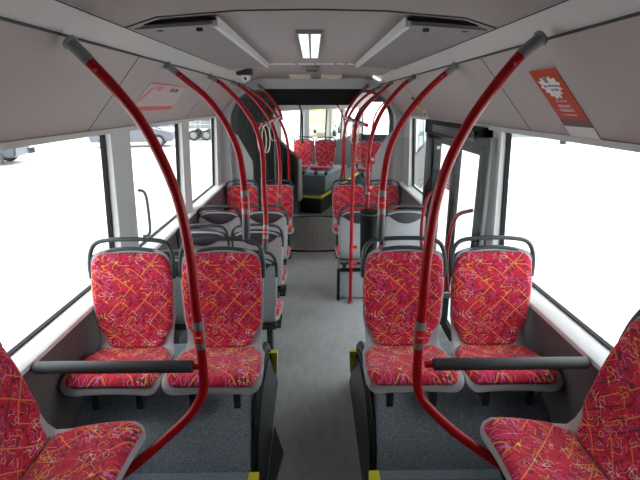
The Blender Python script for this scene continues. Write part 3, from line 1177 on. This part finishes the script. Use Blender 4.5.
# poles inside the front section
for k, (lx, ly, lb) in enumerate(((-.30, 3.2, 'thin red pole far beyond the joint, left of the front aisle'), (.30, 3.2, 'thin red pole far beyond the joint, right of the front aisle'), (.30, 1.35, 'red pole just beyond the joint, right of the front aisle'))):
    s = -1 if lx < 0 else 1
    c = [MB_ @ Vector(p) for p in ((s * .80, ly, 2.15), (s * .62, ly, 2.05), (s * .42, ly, 1.85), (s * .32, ly, 1.6), (lx, ly, 1.3), (lx, ly, .8), (lx, ly, .32 if ly > 2 or 1 else 0))]
    pole(lb, c, .0155, group='red poles in the front section')
c = [MB_ @ Vector(p) for p in ((-.80, 1.15, 2.12), (-.66, 1.13, 2.03), (-.56, 1.12, 1.8), (-.55, 1.12, 1.5), (-.55, 1.12, 1.28))]
root = thing('curved_strut', 'thin black curved strut above the dark cabinet at the joint', 'strut', c[-1])
tb('strut_tube', [p - c[-1] for p in spline(c, 8)], .013, 'black', root, 10)

# longitudinal grab rails with straps
for s, lb in ((-1, 'left'), (1, 'right')):
    y0, y1 = (3.62, 6.0)
    rt = thing('overhead_rail', 'straight red overhead rail joining the far %s poles' % lb, 'rail', (s * .435, 3.75, 1.80), 0, 'overhead rails')
    tb('rail_tube', [(0, 0, 0), (-s * .03, 2.15, 0)], .0155, 'red', rt, 12)
    bx('white_strip', 'white', rt, -.004 - s * .02, .004 - s * .02, .2, 2.1, -.0215, -.0145)
    for k, (yy, ln) in enumerate(((.25, .23), (.55, .25), (1.25, .20)) if s < 0 else ((.9, .22), (1.4, .20))):
        ord_ = ('nearest', 'second', 'third')[k]
        st = thing('hanging_strap', 'ivory looped hanging strap, %s along the %s overhead rail' % (ord_, lb), 'hanging strap', (s * .435 - s * .015 * yy, 3.75 + yy, 1.80), 0, 'hanging straps')
        bm = bmesh.new()
        tube(bm, [(.021 * math.cos(a), 0, .021 * math.sin(a)) for a in [2 * PI * q / 16 for q in range(16)]], .005, 6, closed=True)
        obj('rail_collar', bm, 'handle', st, smooth=True)
        bm = bmesh.new()
        lp = [(.035 * math.sin(a) * (1.15 if a > PI else 1), 0, -.02 - ln / 2 + (ln / 2) * math.cos(a)) for a in [2 * PI * q / 28 for q in range(28)]]
        tube(bm, lp, .005, 6, closed=True)
        obj('strap_loop', bm, 'ivory', st, smooth=True)

# red stop buttons on the right poles
for (p, lb) in ((at(371, 188, 3.77), 'small red stop button on the bin pole above the litter bin'), (at(373, 160, 3.77), 'small red stop button high on the bin pole')):
    sbt = thing('stop_button', lb, 'button', p, 0, 'stop buttons')
    bx('button_housing', 'red2', sbt, -.026, .016, -.026, .01, -.032, .032, bev=.010)
    bm = bmesh.new()
    disc(bm, (-.006, -.03, .01), (0, -1, 0), .014, .012, .006, 16)
    obj('push_button', bm, 'ivory', sbt, smooth=True)
# small yellow button by the door
yb = thing('door_button', 'small yellow push button beside the door, right of the near right seat', 'button', (1.13, 3.035, .93))
bx('button_box', 'lower_blk', yb, -.03, .02, -.035, .0, -.06, .06, bev=.006)
bx('push_button', 'yellow', yb, -.018, .008, -.042, -.034, -.03, .03, bev=.004)

# armrest bars
for s, lb in ((-1, 'left'), (1, 'right')):
    x0, x1 = .475, 1.13
    y = 1.655
    z = .93
    rt = thing('armrest_bar', 'dark grey padded bar between the %s near pole and window ledge' % lb, 'armrest bar', (s * x0, y, z), 0, 'padded armrest bars')
    tb('foam_grip', [(s * .022, 0, 0), (s * .027, 0, 0), (s * .662, 0, 0), (s * .667, 0, 0)], [.022, .0262, .0262, .022], 'foam', rt, 16)
    tb('bar_end', [(0 - s * .012, 0, 0), (s * .04, 0, 0)], .014, 'red', rt, 12)
    tb('bar_end', [(s * .662, 0, 0), (s * (x1 - x0 + .05), 0, 0)], .014, 'red', rt, 12)

# litter bin
bn = thing('litter_bin', 'black cylindrical litter bin hung on the third right pole', 'bin', (.475, 3.71, .70))
bm = bmesh.new()
disc(bm, (0, 0, 0), (0, 0, 1), .070, .079, .40, 28)
disc(bm, (0, 0, .40), (0, 0, 1), .079, .070, .012, 28)
obj('bin_body', bm, 'frameblk', bn, smooth=True)
bm = bmesh.new()
tube(bm, [(.082 * math.cos(a), .082 * math.sin(a), .385) for a in [2 * PI * q / 28 for q in range(28)]], .006, 6, closed=True)
obj('bin_rim', bm, 'handle', bn, smooth=True)

# glass draught screen beside the door
gs = thing('glass_screen', 'clear glass draught screen behind the near right seats beside the door', 'glass screen', (.80, 2.93, 0))
bx('screen_pane', 'screen', gs, -.32, .34, -.004, .004, .70, 1.76)
bm = bmesh.new()
box(bm, -.33, .35, -.012, .012, .66, .70, .004)
box(bm, .33, .355, -.012, .012, .0, 1.76, .004)
obj('screen_frame', bm, 'metal', gs, smooth=True)
bm = bmesh.new()
disc(bm, (-.20, -.005, .94), (0, -1, 0), .014, .010, .008, 16)
disc(bm, (.0, -.005, 1.70), (0, -1, 0), .012, .010, .008, 16)
obj('screen_stud', bm, 'white', gs, smooth=True)

# pillar grab handle
gh = thing('pillar_handle', 'small grey vertical loop handle on the first left window pillar', 'handle', (-1.13, 2.93, 1.12))
tb('handle_loop', spline([(0, 0, 0), (.035, 0, .01), (.05, 0, .06), (.05, 0, .24), (.035, 0, .30), (0, 0, .31)], 8), .010, 'metal', gh, 10)

# ================================================================== CEILING FITTINGS
for s, lb in ((-1, 'left'), (1, 'right')):
    ht = thing('ceiling_hatch', 'long grey perforated ceiling hatch on the %s of the ceiling lamp' % lb, 'ceiling hatch', (s * .57, 3.2, 2.283), 0, 'ceiling hatches')
    bm = bmesh.new()
    prism(bm, [(s * -.165, .0), (s * -.165, .022), (s * .165, .0), (s * .165, -.022)], 'y', -1.13, 1.13)
    obj('hatch_panel', bm, 'hatch', ht)
    bm = bmesh.new()
    prism(bm, [(s * -.182, -.010), (s * -.182, .03), (s * -.160, .03), (s * -.160, -.010)], 'y', -1.14, 1.14)
    obj('hatch_edge', bm, 'hatchedge', ht)
    bm = bmesh.new()
    prism(bm, [(s * -.175, .014), (s * -.175, .026), (s * .165, .004), (s * .165, -.008)], 'y', -1.15, -1.131)
    obj('hatch_gap', bm, 'black', ht)
    for q in (-.08, .09):
        bx('hatch_screw', 'lower_blk', ht, q - .012, q + .012, -1.08, -1.06, -.020, -.006)
lm = thing('ceiling_lamp', 'bright rectangular ceiling lamp in the middle of the ceiling', 'lamp', (-.01, 3.18, 2.325))
bx('lamp_frame', 'hatch', lm, -.072, .068, -.65, .66, -.014, .01, bev=.004)
bx('lamp_diffuser', 'lamp', lm, -.060, -.010, -.62, .62, -.020, -.008, bev=.003)
bx('lamp_diffuser', 'lamp', lm, .004, .054, -.62, .62, -.020, -.008, bev=.003)
sp_ = thing('ceiling_speaker', 'small dark square speaker grille behind the ceiling lamp', 'speaker', (.0, 4.85, 2.300))
bx('speaker_frame', 'hatch', sp_, -.065, .065, -.12, .12, -.02, .02, bev=.006)
bx('speaker_grille', 'lower_blk', sp_, -.052, .052, -.10, .10, -.024, -.018, bev=.004)
for x, lb in ((-.14, 'left'), (.22, 'right')):
    pl = thing('notice_plate', 'thin beige notice plate on the ceiling before the joint, %s one' % lb, 'notice', (x, 5.55, 2.264), 0, 'notice plates')
    bm = bmesh.new()
    box(bm, -.12, .12, -.14, .14, -.01, .004, .002, mat=Matrix.Rotation(math.radians(-5), 4, 'X'))
    obj('plate', bm, 'ivory', pl, smooth=True)
# camera dome
sc_ = thing('security_camera', 'small security camera dome under the left cove beyond the hatch', 'camera', (-.665, 4.78, 2.262))
bx('camera_base', 'lower_blk', sc_, -.075, .075, -.07, .07, -.03, .03, bev=.008)
bm = bmesh.new()
bmesh.ops.create_uvsphere(bm, u_segments=20, v_segments=12, radius=.045, matrix=Matrix.Translation((.01, -.01, -.045)))
obj('camera_dome', bm, 'white', sc_, smooth=True)
bm = bmesh.new()
disc(bm, (.01, -.045, -.06), (0, -.8, -.6), .014, .010, .016, 14)
obj('camera_lens', bm, 'black', sc_, smooth=True)
# small round ceiling light on right cove
rl_ = thing('round_ceiling_light', 'small round white light on the right cove near the joint', 'lamp', (.72, 5.35, 2.24))
bm = bmesh.new()
disc(bm, (0, 0, 0), (-.5, 0, -1), .055, .045, .02, 20)
obj('light_cover', bm, 'lamp', rl_, smooth=True)

# things on the right side panel: hammer
def on_panel(side, x, y, lift=.004):
    """frame on the sloping side panel: origin, along (y), down-slope, normal"""
    A = Vector((side * RX, y, RZ))
    B = Vector((side * (WX - .03), y, WZ))
    t = (x - RX) / (WX - .03 - RX)
    d = (B - A).normalized()
    n = Vector((-side * abs(d.z), 0, -abs(d.x)))
    return A.lerp(B, t) + n * lift, d, n
hm_o, hm_d, hm_n = on_panel(1, 1.03, 4.62)
hm = thing('emergency_hammer', 'small yellow emergency hammer above the door on the right panel', 'hammer', hm_o)
R = Matrix((Vector((0, 1, 0)), hm_d, hm_n)).transposed()
hm.rotation_euler = R.to_euler()
bx('hammer_grip', 'yellow', hm, -.012, .012, -.07, .05, .0, .024, bev=.005)
bx('hammer_head', 'metal', hm, -.035, .035, -.085, -.06, .0, .022, bev=.005)
rb_o, rb_d, rb_n = on_panel(1, 1.10, 4.52)
rb = thing('round_switch', 'round white switch below the yellow hammer on the right panel', 'switch', rb_o)
rb.rotation_euler = Matrix((Vector((0, 1, 0)), rb_d, rb_n)).transposed().to_euler()
bm = bmesh.new()
disc(bm, (0, 0, 0), (0, 0, 1), .045, .040, .016, 24)
obj('switch_plate', bm, 'white', rb, smooth=True)
bm = bmesh.new()
disc(bm, (0, 0, .015), (0, 0, 1), .018, .016, .008, 16)
obj('switch_knob', bm, 'hatch', rb, smooth=True)

# posters
def poster_root(name, label, side, x, y):
    o_, d_, n_ = on_panel(side, x, y, .002)
    e1 = Vector((0, -1, 0)) if side > 0 else Vector((0, 1, 0))      # reading direction
    up = -d_
    R_ = Matrix((e1, up, e1.cross(up))).transposed()
    r_ = thing(name, label, 'poster', o_)
    r_.rotation_euler = R_.to_euler()
    return r_
def text(parent, body, x, y, size, mat, z=.0018, rot=0.0, name='lettering', shear=0.0):
    return lettering(body, size, mat, parent, (x, y, z), (0, 0, rot), .0003)
pr_ = poster_root('advert_poster', 'orange red poster with white starburst on the right side panel', 1, 1.01, 1.925)
bx('paper', 'poster_orange', pr_, -.108, .108, -.145, .145, .0, .0012)
bx('photo_strip', 'poster_grey', pr_, -.108, .108, -.145, -.105, .0012, .0018)
bx('white_margin', 'white', pr_, -.108, .108, -.205, -.146, .0, .0012)
bm = bmesh.new()
n = 26
ctr = Vector((-.005, .06))
vs = []
for k in range(n):
    a = 2 * PI * k / n
    rr = (.078 if k % 2 else .058) + .006 * math.sin(3 * a)
    vs.append(bm.verts.new((ctr.x + rr * math.cos(a) * 1.05, ctr.y + rr * math.sin(a) * .78, .0014)))
f = bm.faces.new(vs)
rx_ = bmesh.ops.extrude_face_region(bm, geom=[f])
bmesh.ops.translate(bm, vec=(0, 0, .0005), verts=[v for v in rx_['geom'] if isinstance(v, bmesh.types.BMVert)])
obj('starburst', bm, 'white', pr_)
text(pr_, 'Ihre Werbung', 0, .066, .020, 'ink', .0022)
text(pr_, 'im Bus!', .012, .046, .020, 'ink', .0022)
bx('small_figure', 'hatch', pr_, -.03, .0, .082, .108, .0019, .0023)
text(pr_, 'Infos und Preise', .0, -.012, .013, 'white')
text(pr_, 'VERKEHRS', .0, -.038, .020, 'white')
text(pr_, 'WERBUNG', .0, -.060, .022, 'white')
text(pr_, 'Telefon im Kundencenter', .0, -.082, .010, 'white')

pl_ = poster_root('notice_poster', 'pale pink landscape poster with red bars on the left side panel', -1, .995, 3.16)
bx('paper', 'pink', pl_, -.39, .39, -.105, .105, .0, .0012)
bx('red_bar', 'pinkbar', pl_, -.36, .39, -.105, -.072, .0012, .0018)
bx('top_line', 'pinkbar', pl_, -.37, .39, .096, .105, .0012, .0018)
bm = bmesh.new()
prism(bm, [(-.37, -.03), (-.35, -.03), (-.27, .07), (-.30, .07)], 'z', .0012, .0018)
obj('slanted_bar', bm, 'pinkbar', pl_)
text(pl_, 'STADT', -.16, .066, .048, 'pinkbar', .002, name='lettering')
text(pl_, 'BUS LINIE', .16, .062, .042, 'ink', .002, name='lettering')

# ================================================================== OUTSIDE
bm = bmesh.new()
box(bm, -90, 90, -60, 120, -.45, -.35)
obj('ground', bm, 'ground', None, kind='structure')


def vehicle(name, label, cat, loc, rz, body, prof, wid, wheels, win, wr=.34, hub='metal'):
    """prof: side profile (x along the car, z); win: list of side window polygons"""
    r = thing(name, label, cat, loc, rz)
    bm = bmesh.new()
    prism(bm, prof, 'y', -wid / 2, wid / 2)
    bmesh.ops.bevel(bm, geom=bm.edges[:], offset=.05, segments=2, affect='EDGES')
    obj('body', bm, body, r, smooth=True)
    for s in (-1, 1):
        for q in win:
            bm = bmesh.new()
            prism(bm, q, 'y', s * (wid / 2 - .01), s * (wid / 2 + .012))
            obj('side_window', bm, 'carglass', r)
        for x in wheels:
            bm = bmesh.new()
            disc(bm, (x, s * (wid / 2 - .16), wr), (0, s, 0), wr, wr, .20, 28)
            wh = obj('wheel', bm, 'tyre', r, smooth=True)
            bm = bmesh.new()
            disc(bm, (x, s * (wid / 2 + .04), wr), (0, s, 0), wr * .62, wr * .5, .02, 20)
            obj('hub_cap', bm, hub, wh, smooth=True)
    return r
GZ = -.35
CARP = [(-2.1, .30), (2.1, .30), (2.15, .75), (1.2, .92), (.6, 1.42), (-1.2, 1.45), (-2.0, .98), (-2.15, .7)]
vehicle('pickup_car', 'grey parked car seen through the second left window', 'car', (-9.9, 26.0, GZ), math.radians(12), 'carlight', CARP, 1.75, (-1.3, 1.35),
        [[(-.95, .95), (-.1, .95), (-.1, 1.34), (-.9, 1.34)], [(0, .95), (1.0, .95), (.55, 1.34), (0, 1.34)]])
vehicle('parked_car', 'dark parked car cut off at the far left through the first left window', 'car', (-13.7, 18.2, GZ), math.radians(15), 'cardark', CARP, 1.75, (-1.3, 1.35),
        [[(-.95, .95), (-.1, .95), (-.1, 1.34), (-.9, 1.34)], [(0, .95), (1.0, .95), (.55, 1.34), (0, 1.34)]])
TR = [(-3.2, .5), (3.0, .5), (3.05, 1.5), (2.7, 2.3), (1.5, 2.35), (1.45, 2.7), (-3.2, 2.7)]
vehicle('yellow_van', 'yellow van far ahead, seen through the front section windows', 'van', (.9, 36, GZ), math.radians(82), 'caryel', TR, 2.1, (-2.0, 2.0),
        [[(1.7, 1.5), (2.75, 1.5), (2.55, 2.15), (1.7, 2.15)]], .42)
vehicle('flatbed_trailer', 'grey flatbed trailer seen through the third left window', 'trailer', (-6.7, 31.0, GZ), math.radians(4), 'fence',
        [(-1.8, .75), (1.8, .75), (1.8, .95), (1.75, .97), (-1.75, .97), (-1.8, .95)], 1.9, (-1.0, -.2), [[(-1.75, 1.25), (1.75, 1.25), (1.75, 1.4), (-1.75, 1.4)]], .33)
# low buildings on the horizon
r = thing('workshop_building', 'teal clad building seen through the top of the right window', 'building', (16.0, 35.5, GZ), 0)
bx('plinth', 'fence', r, -2.5, 2.4, -3.08, 3.0, 0, .42)
bx('cladding', 'teal', r, -2.6, 2.4, -3.0, 3.0, .42, 4.2)
bx('roof_edge', 'ledge', r, -2.7, 2.5, -3.15, 3.1, 4.2, 4.45, bev=.03)
bx('window', 'carglass', r, -1.6, 1.4, -3.05, -2.95, 2.0, 3.1)
r = thing('boundary_wall', 'low grey wall behind the parked cars on the left', 'wall', (-32, 46, GZ), .12)
bx('main_block', 'fence', r, -28, 28, -.2, .2, 0, 1.1, bev=.03)
bx('coping', 'pillar', r, -28, 28, -.28, .28, 1.1, 1.2)
